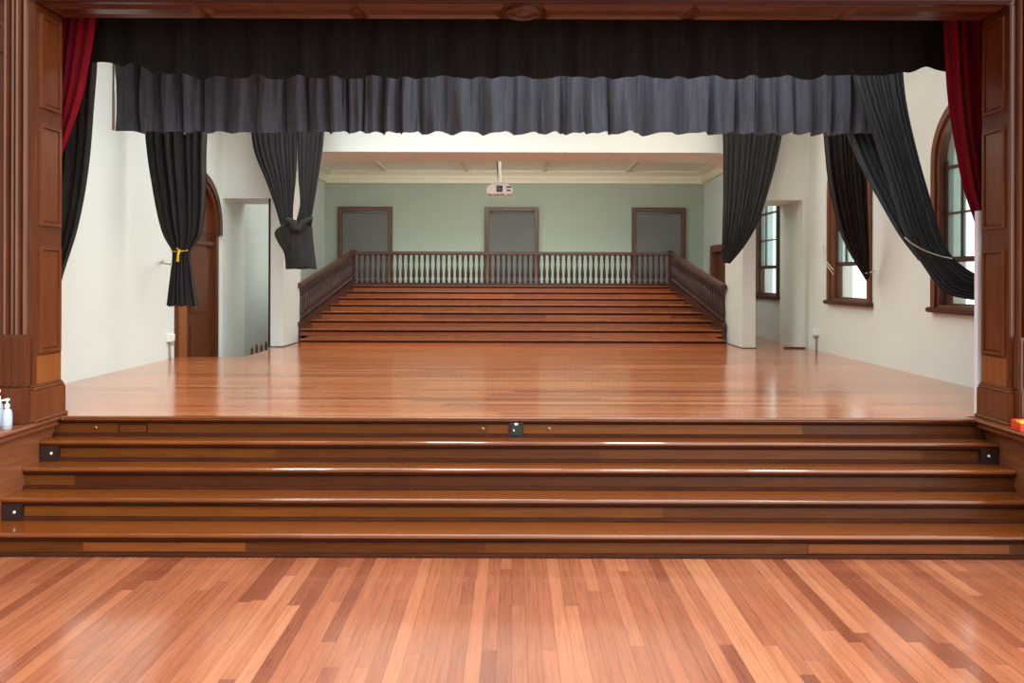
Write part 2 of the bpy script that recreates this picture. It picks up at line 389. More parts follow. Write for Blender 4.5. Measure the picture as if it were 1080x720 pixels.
# far windows with charcoal blinds drawn
for i, (a, b) in enumerate(((358, 413), (512, 567), (667, 721))):
    x0, x1 = (a - VX) / F * YG, (b - VX) / F * YG
    z1 = 1.6 + 73.5 / F * YG; z0 = 1.44
    w = bpy.data.objects.new('window_%d' % (4 + i), None); C.objects.link(w); w['kind'] = 'structure'; w.location = ((x0 + x1) / 2, YG, z0)
    local(w, plate('frame', [rect(x0, x1, z0, z1), rect(x0 + 0.055, x1 - 0.055, z0 + 0.04, z1 - 0.055)], 1, YG - 0.07, YG + 0.02, M['frame']))
    local(w, plate('frame_edge', [rect(x0 - 0.02, x1 + 0.02, z0 - 0.02, z1 + 0.02), rect(x0 + 0.02, x1 - 0.02, z0 + 0.02, z1 - 0.02)], 1, YG - 0.085, YG, M['frame_dark']))
    local(w, obj('blind', B(x0 + 0.07, x1 - 0.07, YG - 0.03, YG - 0.02, z0 + 0.04, z1 - 0.07), M['blind']))
    local(w, obj('blind_roller', lathe(bmesh.new(), [(0.025, x0 + 0.08), (0.025, x1 - 0.08)], 10, (0, YG - 0.04, z1 - 0.1), 0), M['blind'], smooth=True))

# ------------------------------------------------------------------ doors
d = bpy.data.objects.new('door_1', None); C.objects.link(d); d['kind'] = 'structure'; d.location = (XL, (DY0 + DY1) / 2, 0.04)
local(d, plate('frame', [arch(DY0, DY1, 0.04, DZS), arch(DY0, DY1, 0.04 - 0.09, DZS, off=0.09)], 0, XL - 0.25, XL + 0.02, M['door']))
local(d, plate('arch_moulding', [arch(DY0 - 0.02, DY1 + 0.09, DZS - 0.12, DZS), arch(DY0 - 0.02, DY1 + 0.09, DZS - 0.22, DZS, off=0.1)], 0, XL, XL + 0.045, M['frame_dark']))
local(d, plate('fanlight_panel', [arch(DY0 + 0.03, DY1 - 0.03, 2.09, DZS + 0.0, off=0.0)], 0, XL - 0.09, XL - 0.05, M['door']))
local(d, obj('transom', B(XL - 0.12, XL + 0.0, DY0 + 0.08, DY1 - 0.08, 2.05, 2.11, 0.008), M['door']))
lf = obj('leaf', B(XL - 0.1, XL - 0.05, DY0 + 0.45, DY1 - 0.08, 0.05, 2.05, 0.004), M['door']); local(d, lf)
local(d, obj('side_leaf', B(XL - 0.1, XL - 0.03, DY0 + 0.08, DY0 + 0.445, 0.05, 2.05, 0.004), M['door_lite']))
bm = bmesh.new()
for z0, z1 in ((0.2, 0.95), (1.1, 1.95)): box(bm, XL - 0.055, XL - 0.035, DY0 + 0.56, DY1 - 0.2, z0, z1, 0.012)
local(d, obj('leaf_panel', bm, M['door']))
local(d, obj('handle', lathe(bmesh.new(), [(0.012, XL - 0.05), (0.012, XL - 0.02), (0.03, XL), (0.03, XL + 0.01)], 10, (0, DY0 + 0.5, 1.25), 0), M['gold'], smooth=True))

d = bpy.data.objects.new('door_2', None); C.objects.link(d); d['kind'] = 'structure'; d.location = (XR, 15.75, ZS)
local(d, plate('frame', [rect(15.15, 16.35, ZS, 2.32), rect(15.32, 16.18, ZS, 2.17)], 0, XR - 0.05, XR + 0.12, M['frame']))
local(d, obj('leaf', B(XR + 0.03, XR + 0.07, 15.3, 16.2, ZS, 2.2), M['door']))
bm = bmesh.new()
for z0, z1 in ((0.7, 1.3), (1.42, 2.08)): box(bm, XR + 0.015, XR + 0.035, 15.42, 16.08, z0, z1, 0.01)
local(d, obj('leaf_panel', bm, M['door']))

# ------------------------------------------------------------------ front steps
SX0, SX1 = -3.425, 3.525
st = thing('stage_steps', 'wide varnished timber steps rising from the hall floor to the stage', 'steps', (0.07, 5.0, ZF))
def tread_bm(x0, x1, y0, y1, z, th=0.032, r=0.014):
    prof = [(y1, z), (y1, z - th), (y0 + r, z - th)]
    for k in range(7):
        a = math.pi * 1.5 - math.pi * k / 6
        prof.append((y0 + r + th / 2 * math.cos(a) * 0.9, z - th / 2 + th / 2 * math.sin(a)))
    return prism(bmesh.new(), prof, 0, x0, x1)
def quarter(bm, xa, xb, y, z, r, up):
    """quarter-round strip against a riser face at y (up = 1 sits on a tread, -1 is painted shade under a nosing)"""
    pts = [(y, z)] + [(y - r * math.cos(k * math.pi / 10), z + up * r * math.sin(k * math.pi / 10)) for k in range(6)]
    return prism(bm, pts, 0, xa, xb)
for k in range(1, 6):
    y0 = DN[k]; z = ZF + R * k; f = y0 + 0.026
    if k < 5: local(st, obj('tread', tread_bm(SX0, SX1, y0, DN[k + 1] + 0.03, z), M['tread']))
    local(st, obj('riser', B(SX0, SX1, f, f + 0.02, z - R, z - 0.033), M['riser']))
    local(st, obj('nosing_shade', quarter(bmesh.new(), SX0, SX1, f, z - 0.032, 0.024, -1), M['edge_and_shade']))  # dark strip standing in for the shadow under the nosing
    local(st, obj('base_moulding', quarter(bmesh.new(), SX0, SX1, f, z - R, 0.025, 1), M['edge_and_shade']))
local(st, obj('nosing', tread_bm(-3.355, 3.435, D0 - 0.012, D0 + 0.04, ZS + 0.001, 0.02, 0.009), M['tread']))
# lighter boards let into the lowest riser, small hatch in the top riser
M['inlay'] = wood('lighter_riser_board', (112, 58, 22), (132, 72, 30), 0, 0.34, spec=0.3)
YR1 = DN[1] + 0.026; DR = D0 + 0.026
for a, b in ((88, 259), (852, 1064)):
    p0, p1 = P(a, 573, YR1), P(b, 584, YR1)
    local(st, obj('inlaid_board', B(p0.x, p1.x, YR1 - 0.006, YR1 + 0.004, ZF + 0.03, ZF + 0.088, 0.002), M['inlay'], label='lighter timber board'))
ZT = ZF + 4 * R; p0, p1 = P(125, 447, DR), P(156, 460, DR)
local(st, plate('hatch_frame', [rect(p0.x, p1.x, ZT + 0.022, ZT + 0.09), rect(p0.x + .01, p1.x - .01, ZT + 0.03, ZT + 0.082)], 1, DR - 0.004, DR + 0.01, M['edge_and_shade']))

def eyelet(px, label):
    p = P(px, 452, DR); zc = ZT + 0.06
    t = thing('riser_eyelet', label, 'eyelet', (p.x, DR, zc), 'small eyelets in the top riser')
    ri = local(t, obj('ring', lathe(bmesh.new(), [(0.006, DR - 0.008), (0.012, DR - 0.008), (0.014, DR)], 12, (p.x, 0, zc), 1), M['gold'], smooth=True))
    local(t, obj('hole', lathe(bmesh.new(), [(0.007, DR - 0.0095), (0.007, DR - 0.006)], 12, (p.x, 0, zc), 1), M['blackp']))
eyelet(509, 'small round brass eyelet in top riser just left of the black socket box')
eyelet(579, 'small round brass eyelet in top riser just right of the black socket box')
eyelet(101, 'small round brass eyelet in top riser at its far left end beside the hatch')

# black socket box in the middle of the top riser
p = P(544.5, 451, DR); t = thing('socket_box', 'black socket box set in the middle of the top stage riser', 'socket box', (p.x, DR, ZT))
local(t, obj('frame', B(p.x - 0.053, p.x + 0.053, DR - 0.024, DR, ZT + 0.002, ZS - 0.034, 0.004), M['blackp']))
local(t, obj('face_plate', B(p.x - 0.036, p.x + 0.036, DR - 0.028, DR - 0.023, ZT + 0.02, ZS - 0.06, 0.002), M['greenlens'], label='dark green face plate'))
local(t, obj('catch', B(p.x - 0.015, p.x + 0.012, DR - 0.032, DR - 0.023, ZS - 0.058, ZS - 0.042, 0.003), M['white'], label='pale catch'))
local(t, obj('indicator', lathe(bmesh.new(), [(0.006, DR - 0.031), (0.006, DR - 0.027)], 10, (p.x - 0.018, 0, ZT + 0.055), 1), M['white']))
# step lights at the ends of the risers
for sgn, k, label in ((-1, 4, 'dark step light box at the left end of the second riser from the top'), (1, 4, 'dark step light box at the right end of the second riser from the top'), (-1, 2, 'dark step light box at the left photo edge, on the second riser from the floor')):
    xe = SX0 if sgn < 0 else SX1; y0 = DN[k] + 0.026; zb0 = ZF + R * (k - 1)
    xi = xe - sgn * 0.14
    t = thing('step_light', label, 'step light', ((xe + xi) / 2, y0, zb0), 'step lights on the stage steps')
    a, b = min(xe, xi), max(xe, xi)
    h = local(t, obj('housing', B(a + .002, b - .002, y0 - 0.03, y0, zb0 + 0.001, zb0 + R - 0.04, 0.004), M['box_brown']))
    xc = a + 0.09 if sgn < 0 else a + 0.06
    le = obj('lens', lathe(bmesh.new(), [(0.009, y0 - 0.034), (0.009, y0 - 0.029)], 12, (xc, 0, zb0 + 0.06), 1), M['white'])
    le.parent = h; 

# ------------------------------------------------------------------ ledges either side of the steps
for sgn, xin, label in ((-1, -3.36, 'timber ledge with moulded cap left of the steps under the pump bottles'), (1, 3.44, 'timber ledge with moulded cap right of the steps under the orange packet')):
    t = thing('step_ledge', label, 'ledge', (xin + sgn * 0.8, 4.7, ZF), 'ledges beside the stage steps')
    xo = xin + sgn * 2.4; face = xin + sgn * (0.07 if sgn < 0 else 0.09); xm = xin + sgn * 0.4; ye = 5.285
    bm = bmesh.new(); a, b = sorted((face, xm)); box(bm, a, b, 4.3, D0 + 0.07, ZF, ZS - 0.07)
    a, b = sorted((xm, xo)); box(bm, a, b, 4.3, ye, ZF, ZS - 0.07)
    local(t, obj('side_panel', bm, M['ledge_wood']))
    bm = bmesh.new()
    for h0, h1, ins in ((ZS - 0.028, ZS, 0.0), (ZS - 0.07, ZS - 0.028, 0.025)):
        x1 = xin + sgn * ins; y1 = 4.26 + ins
        poly = [(x1, y1), (xo, y1), (xo, ye), (xm, ye), (xm, D0 + 0.07), (x1, D0 + 0.07)]
        m2 = prism(bmesh.new(), poly, 2, h0, h1); es = [e for e in m2.edges if abs(e.verts[0].co.z - e.verts[1].co.z) < 1e-6]
        bmesh.ops.recalc_face_normals(m2, faces=m2.faces); bmesh.ops.bevel(m2, geom=es, offset=0.009, segments=3, affect='EDGES')
        tm = bpy.data.meshes.new('tmp'); m2.to_mesh(tm); m2.free(); bm.from_mesh(tm); bpy.data.meshes.remove(tm)
    local(t, obj('cap', bm, M['ledge_wood']))

# ------------------------------------------------------------------ proscenium
JF, JB = 5.26, 5.58
JL, JR = -3.405, 3.534
zb = 3.553
def raised_panel(t, xf, sgn, y0, y1, z0, z1):
    """raised panel with moulding on the inner face of a pillar (face at x = xf, room side is -sgn)"""
    def rp(d0, d1, h0, h1, inset, mat, nm):
        a, b = sorted((xf - sgn * h0, xf - sgn * h1))
        o = plate(nm, [rect(y0 + d0, y1 - d0, z0 + d0, z1 - d0), rect(y0 + d1, y1 - d1, z0 + d1, z1 - d1)], 0, a, b, mat) if d1 else None
        return local(t, o)
    m = rp(0.0, 0.022, 0.0, 0.018, 0, M['mahog_panel'], 'panel_moulding')
    bm = bmesh.new(); a, b = sorted((xf, xf - sgn * 0.009)); box(bm, a, b, y0 + 0.03, y1 - 0.03, z0 + 0.03, z1 - 0.03, 0.004)
    local(t, obj('raised_panel', bm, M['mahog_panel']))
for sgn, xf, label in ((-1, JL, 'panelled mahogany pillar at the left of the stage opening'), (1, JR, 'panelled mahogany pillar at the right of the stage opening')):
    t = thing('proscenium_pillar', label, 'pillar', (xf + sgn * 0.2, 5.4, ZS), 'pillars of the stage opening')
    xo = xf + sgn * 0.42
    a, b = sorted((xf, xo)); local(t, obj('post', B(a, b, JF, JB, ZS, zb, 0.006), M['mahog']))
    for z0, z1 in ((1.05, 1.816), (1.969, 2.70), (2.818, 3.49)): raised_panel(t, xf, sgn, JF + 0.055, JB - 0.03, z0, z1)
    a, b = sorted((xf, xf - sgn * 0.004)); local(t, obj('veneer_panel', B(a, b, JF + 0.03, JB - 0.012, 0.83, 1.03), M['mahog_orange'], label='orange veneer panel'))
    a, b = sorted((xf - sgn * 0.03, xo)); local(t, obj('plinth', B(a, b, JF - 0.03, JB + 0.01, ZS, 0.79, 0.006), M['mahog_panel']))
    bm = bmesh.new(); a, b = sorted((xf - sgn * 0.022, xo)); box(bm, a, b, JF - 0.022, JB + 0.008, 0.79, 0.81, 0.006, 3)
    a, b = sorted((xf - sgn * 0.012, xo)); box(bm, a, b, JF - 0.012, JB, 0.81, 0.826, 0.005, 3)
    local(t, obj('plinth_moulding', bm, M['mahog_panel']))
    bm = bmesh.new(); a, b = sorted((xf - sgn * 0.045, xo)); box(bm, a, b, JF - 0.045, JB + 0.02, ZS, ZS + 0.028, 0.008, 3)
    local(t, obj('base_moulding', bm, M['mahog_panel']))
    # reeded pilaster on the hall side
    bm = bmesh.new()
    for k in range(4):
        xa = xf + sgn * (0.035 + k * 0.042)
        prof = [(xa + sgn * 0.02 + 0.02 * math.cos(q * math.pi / 6) , JF - 0.055 * math.sin(q * math.pi / 6) * (1.0 if k % 2 else 0.65)) for q in range(7)]
        prism(bm, [(q[0], q[1]) for q in prof], 2, 1.19, 3.75)
    local(t, obj('pilaster_reeds', bm, M['mahog'], smooth=False))
    a, b = sorted((xf + sgn * 0.02, xf + sgn * 0.22)); bm = B(a, b, JF - 0.075, JF, 0.82, 1.19, 0.008)
    for k in range(3):
        xa = xf + sgn * (0.05 + k * 0.055); a2, b2 = sorted((xa, xa + sgn * 0.03)); box(bm, a2, b2, JF - 0.092, JF - 0.07, 0.83, 1.17, 0.007)
    local(t, obj('pilaster_base', bm, M['mahog']))
    a, b = sorted((xf + sgn * 0.008, xf + sgn * 0.24)); local(t, obj('pilaster_plinth', B(a, b, JF - 0.105, JF - 0.03, ZS, 0.82, 0.008), M['mahog']))
    # hall-side wall panelling and white painted back edge
    a, b = sorted((xo, xo + sgn * 5.2)); w = obj('wall_front_' + ('left' if sgn < 0 else 'right'), B(a, b, JF + 0.03, JB, ZF, 6.0), M['mahog_dark']); S(w)
    z0, z1 = 1.6 + (293 - 57) * JF / F, 1.6 + (293 - 25) * JF / F
    a, b = sorted((xo + sgn * 0.2, xf + sgn * 0.185))
    a, b = (P(-40, 0, JF).x, P(8, 0, JF).x) if sgn < 0 else (P(1094, 0, JF).x, P(1140, 0, JF).x)
    fr = plate('panel_frame', [rect(a, b, z0, z1), rect(a + .03, b - .03, z0 + .03, z1 - .03)], 1, JF - 0.02, JF + 0.035, M['mahog'], w)
S(obj('trim_14', B(JR - 0.012, JR + 0.5, JB + 0.025, JB + 0.065, ZS, 2.12), M['white_paint']))
# beam over the opening: face, soffit panels, rosette
t = thing('proscenium_beam', 'panelled mahogany beam with a carved rosette across the top of the stage opening', 'beam', (0.065, 5.42, zb))
local(t, obj('beam', B(JL - 0.42, JR + 0.42, JF, JB, zb, 6.0, 0.004), M['mahog_x']))
xc = (JL + JR) / 2
edges = [(JL + 0.02, -2.30), (-2.27, -1.155), (-1.125, -0.07), (0.21, 1.285), (1.315, 2.40), (2.43, JR - 0.02)]
for a, b in edges:
    bm = bmesh.new()
    y0, y1 = JF + 0.05, JB - 0.03
    # panel with four mitred bevels: hipped tray
    ring0 = [(a, y0), (b, y0), (b, y1), (a, y1)]; i1 = 0.03; ring1 = [(a + i1, y0 + i1), (b - i1, y0 + i1), (b - i1, y1 - i1), (a + i1, y1 - i1)]
    i2 = 0.07; ring2 = [(a + i2, y0 + i2), (b - i2, y0 + i2), (b - i2, y1 - i2), (a + i2, y1 - i2)]
    vs = [[bm.verts.new((x, y, z)) for x, y in rg] for rg, z in ((ring0, zb), (ring1, zb - 0.022), (ring2, zb - 0.008))]
    for r0, r1 in ((0, 1), (1, 2)):
        for k in range(4): bm.faces.new([vs[r0][k], vs[r0][(k + 1) % 4], vs[r1][(k + 1) % 4], vs[r1][k]])
    bm.faces.new(vs[2]); bm.faces.new(vs[0][::-1])
    local(t, obj('soffit_panel', bm, M['mahog_x']))
bm = bmesh.new(); lathe(bm, [(0.128, zb), (0.128, zb - 0.02), (0.115, zb - 0.03), (0.1, zb - 0.022), (0.095, zb - 0.012), (0.06, zb - 0.016), (0.05, zb - 0.03), (0.03, zb - 0.035), (0.002, zb - 0.036)], 28, (xc, (JF + JB) / 2, 0))
local(t, obj('rosette', bm, M['mahog_dark'], smooth=True, angle=35))
bm = bmesh.new()
box(bm, JL, JR, JF - 0.03, JF, zb + 0.0, zb + 0.05, 0.012, 3)
local(t, obj('lower_moulding', bm, M['mahog_matt']))

# ------------------------------------------------------------------ gallery steps and balustrades
GD, GT, GR, NG = 11.13, 0.65, 0.109, 8
GX0, GX1 = -3.38, 3.33
GX = lambda k: (-3.2, 3.2) if k == 1 else (GX0, GX1)
gs = thing('gallery_steps', 'broad raked timber steps climbing behind the stage to the balustrade', 'steps', (0, GD, ZS))
ZP = ZS + NG * GR
for k in range(1, NG + 1):
    y0 = GD + GT * (k - 1); z = ZS + GR * k
    y1 = y0 + GT + 0.02 if k < NG else YG - 0.01
    xa, xb = GX(k)
    local(gs, obj('tread', tread_bm(xa, xb, y0 - 0.02, y1, z, 0.026), M['gtread']))
    local(gs, obj('riser', B(xa, xb, y0 + 0.005, y0 + 0.025, z - GR, z - 0.027), M['griser']))
    local(gs, obj('nosing_shade', quarter(bmesh.new(), xa, xb, y0 + 0.005, z - 0.0265, 0.022, -1), M['edge_and_shade']))  # nosing shadow of the gallery steps, built as a dark strip
for x, nm in ((GX0 - 0.05, 'stringer'), (GX1, 'stringer')):
    poly = [(GD + GT, ZS), (GD + GT, ZS + 2 * GR + 0.04), (GD + GT * (NG - 1), ZP + 0.06), (YG - 0.01, ZP + 0.06), (YG - 0.01, ZS)]
    local(gs, obj(nm, prism(bmesh.new(), poly, 0, x, x + 0.05), M['rail']))

RH = 0.72
bal_prof = [(0.030, 0.0), (0.030, 0.06), (0.018, 0.075), (0.034, 0.12), (0.038, 0.18), (0.030, 0.26), (0.017, 0.36), (0.015, 0.40), (0.026, 0.425), (0.018, 0.45), (0.028, 0.475), (0.028, 0.57)]
bal_me = None
def bal_mesh():
    global bal_me
    if bal_me is None:
        bm = lathe(bmesh.new(), bal_prof, 8); bal_me = bpy.data.meshes.new('baluster')
        bmesh.ops.recalc_face_normals(bm, faces=bm.faces); bm.to_mesh(bal_me); bm.free()
        bal_me.materials.append(M['baluster'])
        for p in bal_me.polygons: p.use_smooth = True
    return bal_me
YBAL = 15.72
def rail_profile(bm, pts, w, h):
    """moulded rail swept along pts (top centre line)"""
    prof = [(-w / 2, -h), (w / 2, -h), (w / 2, -h * 0.5), (w * 0.42, -h * 0.2), (w * 0.25, 0), (-w * 0.25, 0), (-w * 0.42, -h * 0.2), (-w / 2, -h * 0.5)]
    rings = []
    for p, side in pts:
        rings.append([bm.verts.new(Vector(p) + Vector(side) * u + Vector((0, 0, v))) for u, v in prof])
    n = len(prof)
    for i in range(len(rings) - 1):
        for k in range(n): bm.faces.new([rings[i][k], rings[i][(k + 1) % n], rings[i + 1][(k + 1) % n], rings[i + 1][k]])
    bm.faces.new(rings[0][::-1]); bm.faces.new(rings[-1]); return bm
def newel(t, x, y, z0, z1):
    bm = B(x - 0.05, x + 0.05, y - 0.05, y + 0.05, z0, z1, 0.006); box(bm, x - 0.065, x + 0.065, y - 0.065, y + 0.065, z1, z1 + 0.025, 0.008)
    local(t, obj('newel_post', bm, M['rail']))
t = thing('balustrade', 'dark turned timber balustrade across the top of the gallery steps', 'balustrade', (0, YBAL, ZP), 'balustrades of the gallery steps')
local(t, obj('top_rail', rail_profile(bmesh.new(), [((GX0, YBAL, ZP + RH), (0, 1, 0)), ((GX1, YBAL, ZP + RH), (0, 1, 0))], 0.1, 0.075), M['rail']))
local(t, obj('bottom_rail', B(GX0, GX1, YBAL - 0.035, YBAL + 0.035, ZP, ZP + 0.06, 0.005), M['rail']))
NB = 57
for k in range(NB):
    x = GX0 + 0.06 + (GX1 - GX0 - 0.12) * (k + 0.5) / NB
    o = bpy.data.objects.new('baluster', bal_mesh()); C.objects.link(o); o.location = (x, YBAL, ZP + 0.06); local(t, o); o.scale = (1, 1, 1.03)
newel(t, GX0 - 0.02, YBAL, ZP, ZP + RH + 0.01); newel(t, GX1 + 0.02, YBAL, ZP, ZP + RH + 0.01)
slope = GR / GT
for x, label in ((GX0 - 0.025, 'sloping dark timber balustrade down the left side of the gallery steps'), (GX1 + 0.025, 'sloping dark timber balustrade down the right side of the gallery steps')):
    t = thing('balustrade', label, 'balustrade', (x, GD, ZS), 'balustrades of the gallery steps')
    ya, yb = GD + 0.62, YBAL - 0.05
    zt = lambda y: ZS + GR + slope * (y - GD) + 0.04
    local(t, obj('top_rail', rail_profile(bmesh.new(), [((x, ya, zt(ya) + RH - 0.03), (1, 0, 0)), ((x, yb, zt(yb) + RH - 0.03), (1, 0, 0))], 0.1, 0.075), M['rail']))
    bm = bmesh.new(); prism(bm, [(ya, zt(ya)), (yb, zt(yb)), (yb, zt(yb) + 0.07), (ya, zt(ya) + 0.07)], 0, x - 0.03, x + 0.03)
    local(t, obj('bottom_rail', bm, M['rail']))
    n = 27
    for k in range(n):
        y = ya + 0.05 + (yb - ya - 0.1) * (k + 0.5) / n
        o = bpy.data.objects.new('baluster', bal_mesh()); C.objects.link(o); o.location = (x, y, zt(y) + 0.065); o.scale = (1, 1, 0.98); local(t, o)

# stair handrail dropping into the well at the rear left
t = thing('stair_handrail', 'low dark timber stair rail going down behind the stage at rear left', 'handrail', (-3.85, 11.9, 0.04))
pa, pb = Vector((-4.02, 11.40, 0.47)), Vector((-3.78, 11.55, 0.545))
dn = Vector((0, 0, -0.13)); local(t, obj('rail', rail_profile(bmesh.new(), [(pa + dn, (0.9, -0.45, 0)), (pb + dn, (0.9, -0.45, 0))], 0.06, 0.05), M['frame_dark']))
for k in range(5):
    q = pa.lerp(pb, k / 4.0); local(t, obj('post', lathe(bmesh.new(), [(0.016, 0.04), (0.016, q.z - 0.2), (0.024, q.z - 0.12), (0.014, q.z - 0.06), (0.02, q.z - 0.02), (0.016, q.z + 0.02 + 0.03 * (k % 2)), (0.006, q.z + 0.05 + 0.03 * (k % 2))], 10, (q.x, q.y, 0)), M['frame']))

# ------------------------------------------------------------------ projector
DP = 12.4
p = P(527, 200, DP)
t = thing('projector', 'white ceiling projector hanging on a pole in front of the green far wall', 'projector', (p.x, DP, p.z))
w, h, dp = 0.215, 0.085, 0.16
prof = [(-w, -h * .75), (-w * .93, -h), (w * .93, -h), (w, -h * .75), (w * 1.0, h * .2), (w * .7, h * .85), (w * .55, h), (-w * .55, h), (-w * .75, h * .8), (-w, h * .2)]
bm = prism(bmesh.new(), [(p.x + a, p.z + b) for a, b in prof], 1, DP - dp, DP + dp)
bmesh.ops.bevel(bm, geom=list(bm.edges), offset=0.012, segments=2, affect='EDGES', clamp_overlap=True)
local(t, obj('body', bm, M['white']))
local(t, obj('lens_housing', B(p.x - 0.05, p.x + 0.05, DP - dp - 0.02, DP - dp + 0.01, p.z - 0.055, p.z + 0.05, 0.006), M['blackp']))
local(t, obj('lens', lathe(bmesh.new(), [(0.036, DP - dp - 0.022), (0.036, DP - dp - 0.03), (0.026, DP - dp - 0.026), (0.004, DP - dp - 0.026)], 16, (p.x, 0, p.z), 1), plain('lens_glass', (70, 74, 92), 0.1, 0.8), smooth=True))
for dz in (-0.035, 0.02): local(t, obj('vent', B(p.x + 0.115, p.x + 0.19, DP - dp - 0.006, DP - dp + 0.01, p.z + dz - 0.008, p.z + dz + 0.016, 0.002), M['blackp']))
for dx in (-0.11, 0.1): local(t, obj('foot', lathe(bmesh.new(), [(0.02, p.z - h - 0.02), (0.02, p.z - h + 0.005)], 10, (p.x + dx, DP - 0.1, 0)), M['white']))
local(t, obj('bracket', B(p.x - 0.1, p.x + 0.1, DP - 0.08, DP + 0.08, p.z + h - 0.005, p.z + h + 0.02, 0.004), M['metal']))
local(t, obj('pole', lathe(bmesh.new(), [(0.03, p.z + h + 0.015), (0.03, p.z + h + 0.2), (0.022, p.z + h + 0.21), (0.022, ZG - 0.02), (0.07, ZG - 0.015), (0.07, ZG)], 14, (p.x, DP, 0)), M['white'], smooth=True, angle=40))
local(t, obj('cable', tube(bmesh.new(), [(p.x - 0.035, DP - 0.02, ZG), (p.x - 0.045, DP - 0.02, ZG - 0.4), (p.x - 0.04, DP - 0.02, ZG - 0.6), (p.x - 0.02, DP, p.z + h + 0.02)], 0.009, 6), M['blackp']))

# ------------------------------------------------------------------ drapery
def interp(rows, v):
    n = len(rows) - 1; ys = [r[0] for r in rows]
    y = ys[0] + (ys[-1] - ys[0]) * v
    for i in range(n):
        if y <= ys[i + 1] or i == n - 1: break
    t = (y - ys[i]) / (ys[i + 1] - ys[i])
    out = [y]
    for c in range(1, len(rows[0])):
        p0, p1 = rows[i][c], rows[i + 1][c]
        def sl(k):
            if k <= 0: return (rows[1][c] - rows[0][c]) / (ys[1] - ys[0])
            if k >= n: return (rows[n][c] - rows[n - 1][c]) / (ys[n] - ys[n - 1])
            return (rows[k + 1][c] - rows[k - 1][c]) / (ys[k + 1] - ys[k - 1])
        m0, m1 = sl(i) * (ys[i + 1] - ys[i]), sl(i + 1) * (ys[i + 1] - ys[i])
        out.append((2 * t ** 3 - 3 * t * t + 1) * p0 + (t ** 3 - 2 * t * t + t) * m0 + (-2 * t ** 3 + 3 * t * t) * p1 + (t ** 3 - t * t) * m1)
    return out
def drape_bm(rows, pleats, amp, nu=140, nv=60, seed=1, edge=0.0, hem=0.0):
    """hanging cloth between two measured edges: rows of (height key, left point, right point, depth)
    rows: (key, xl, zl, xr, zr, y)"""
    rnd = random.Random(seed); ph = [rnd.uniform(-0.8, 0.8) for _ in range(40)]; am = [rnd.uniform(0.55, 1.35) for _ in range(40)]
    bm = bmesh.new(); grid = []
    for j in range(nv + 1):
        v = j / nv; k, xl, zl, xr, zr, y, ga = interp(rows, v); line = []
        for i in range(nu + 1):
            u = i / nu
            uu = u + 0.012 * math.sin(u * 23 + seed) + 0.02 * math.sin(u * 9.1 + seed * 2); uu = min(1.0, max(0.0, uu)) if 0 < i < nu else u
            a = uu * pleats; q = a % 1.0; idx = int(a)
            f = lambda arr, kk: arr[kk % 40]
            amv = f(am, idx) * (1 - q) + f(am, idx + 1) * q
            w = math.sin(2 * math.pi * a + f(ph, idx) * math.sin(math.pi * q) ** 2 + 0.5 * math.sin(v * 3 + idx))
            w2 = 0.35 * math.sin(2 * math.pi * a * 2.3 + seed)
            dy = amp * ga * amv * (w + w2)
            x = xl + (xr - xl) * u + 0.25 * amp * ga * math.cos(2 * math.pi * a) * min(1, 4 * u * (1 - u) * 4)
            z = zl + (zr - zl) * u
            if hem: z += hem * (v ** 6) * math.sin(2 * math.pi * a + 1.0)
            line.append(bm.verts.new((x, y + dy, z)))
        grid.append(line)
    for j in range(nv):
        for i in range(nu):
            bm.faces.new([grid[j][i], grid[j][i + 1], grid[j + 1][i + 1], grid[j + 1][i]])
    return bm
def rows_px(pts, depth=None):
    """(key, xl_px, yl_px, xr_px, yr_px, depth, gather) measured off a plan of the drape at its depth"""
    out = []
    for key, xl, yl, xr, yr, d, g in pts:
        a, b = P(xl, yl, d), P(xr, yr, d); out.append((key, a.x, a.z, b.x, b.z, d, g))
    return out
def flat(y, xl, xr, d, g=1.0): return (y, xl, y, xr, y, d, g)
def add_top(rows, z):                      # carry the cloth up to its track
    r = rows[0]; return [(r[0] - (z - r[2]) * 100, r[1], z, r[3], z, r[5], r[6])] + rows

# valance (slate ruffle)
DV = 7.4
a, b = P(122, 140, DV), P(928, 141, DV)
rows = [(0, a.x, 3.78, b.x, 3.78, DV, 0.75), (1, a.x, 3.4, b.x, 3.4, DV, 1.0), (2, a.x + 0.01, a.z, b.x, b.z, DV, 1.15)]
bmv = drape_bm(rows, 31, 0.075, 1000, 24, 5, hem=0.014)
v = obj('valance', bmv, M['valance'], smooth=True); tag(v, 'slate grey gathered valance hanging across the stage below the black border', 'valance')
t = thing('curtain_track', 'grey pipe batten carrying the slate grey valance above the stage', 'curtain track', (0, DV + 0.08, 3.8))
local(t, obj('pipe', tube(bmesh.new(), [(a.x - 0.03, DV + 0.02, 3.80), (b.x + 0.25, DV + 0.02, 3.80)], 0.022), M['metal'], smooth=True))
for x in (-3.2, 0.0, 3.2): local(t, obj('hanger', tube(bmesh.new(), [(x, DV + 0.02, 3.8), (x, DV + 0.02, ZC)], 0.008), M['metal']))
local(t, obj('pull_pipe', tube(bmesh.new(), [(a.x - 0.03, DV + 0.02, 3.82), (a.x - 0.035, DV + 0.02, a.z + 0.03)], 0.014), M['metal'], smooth=True))

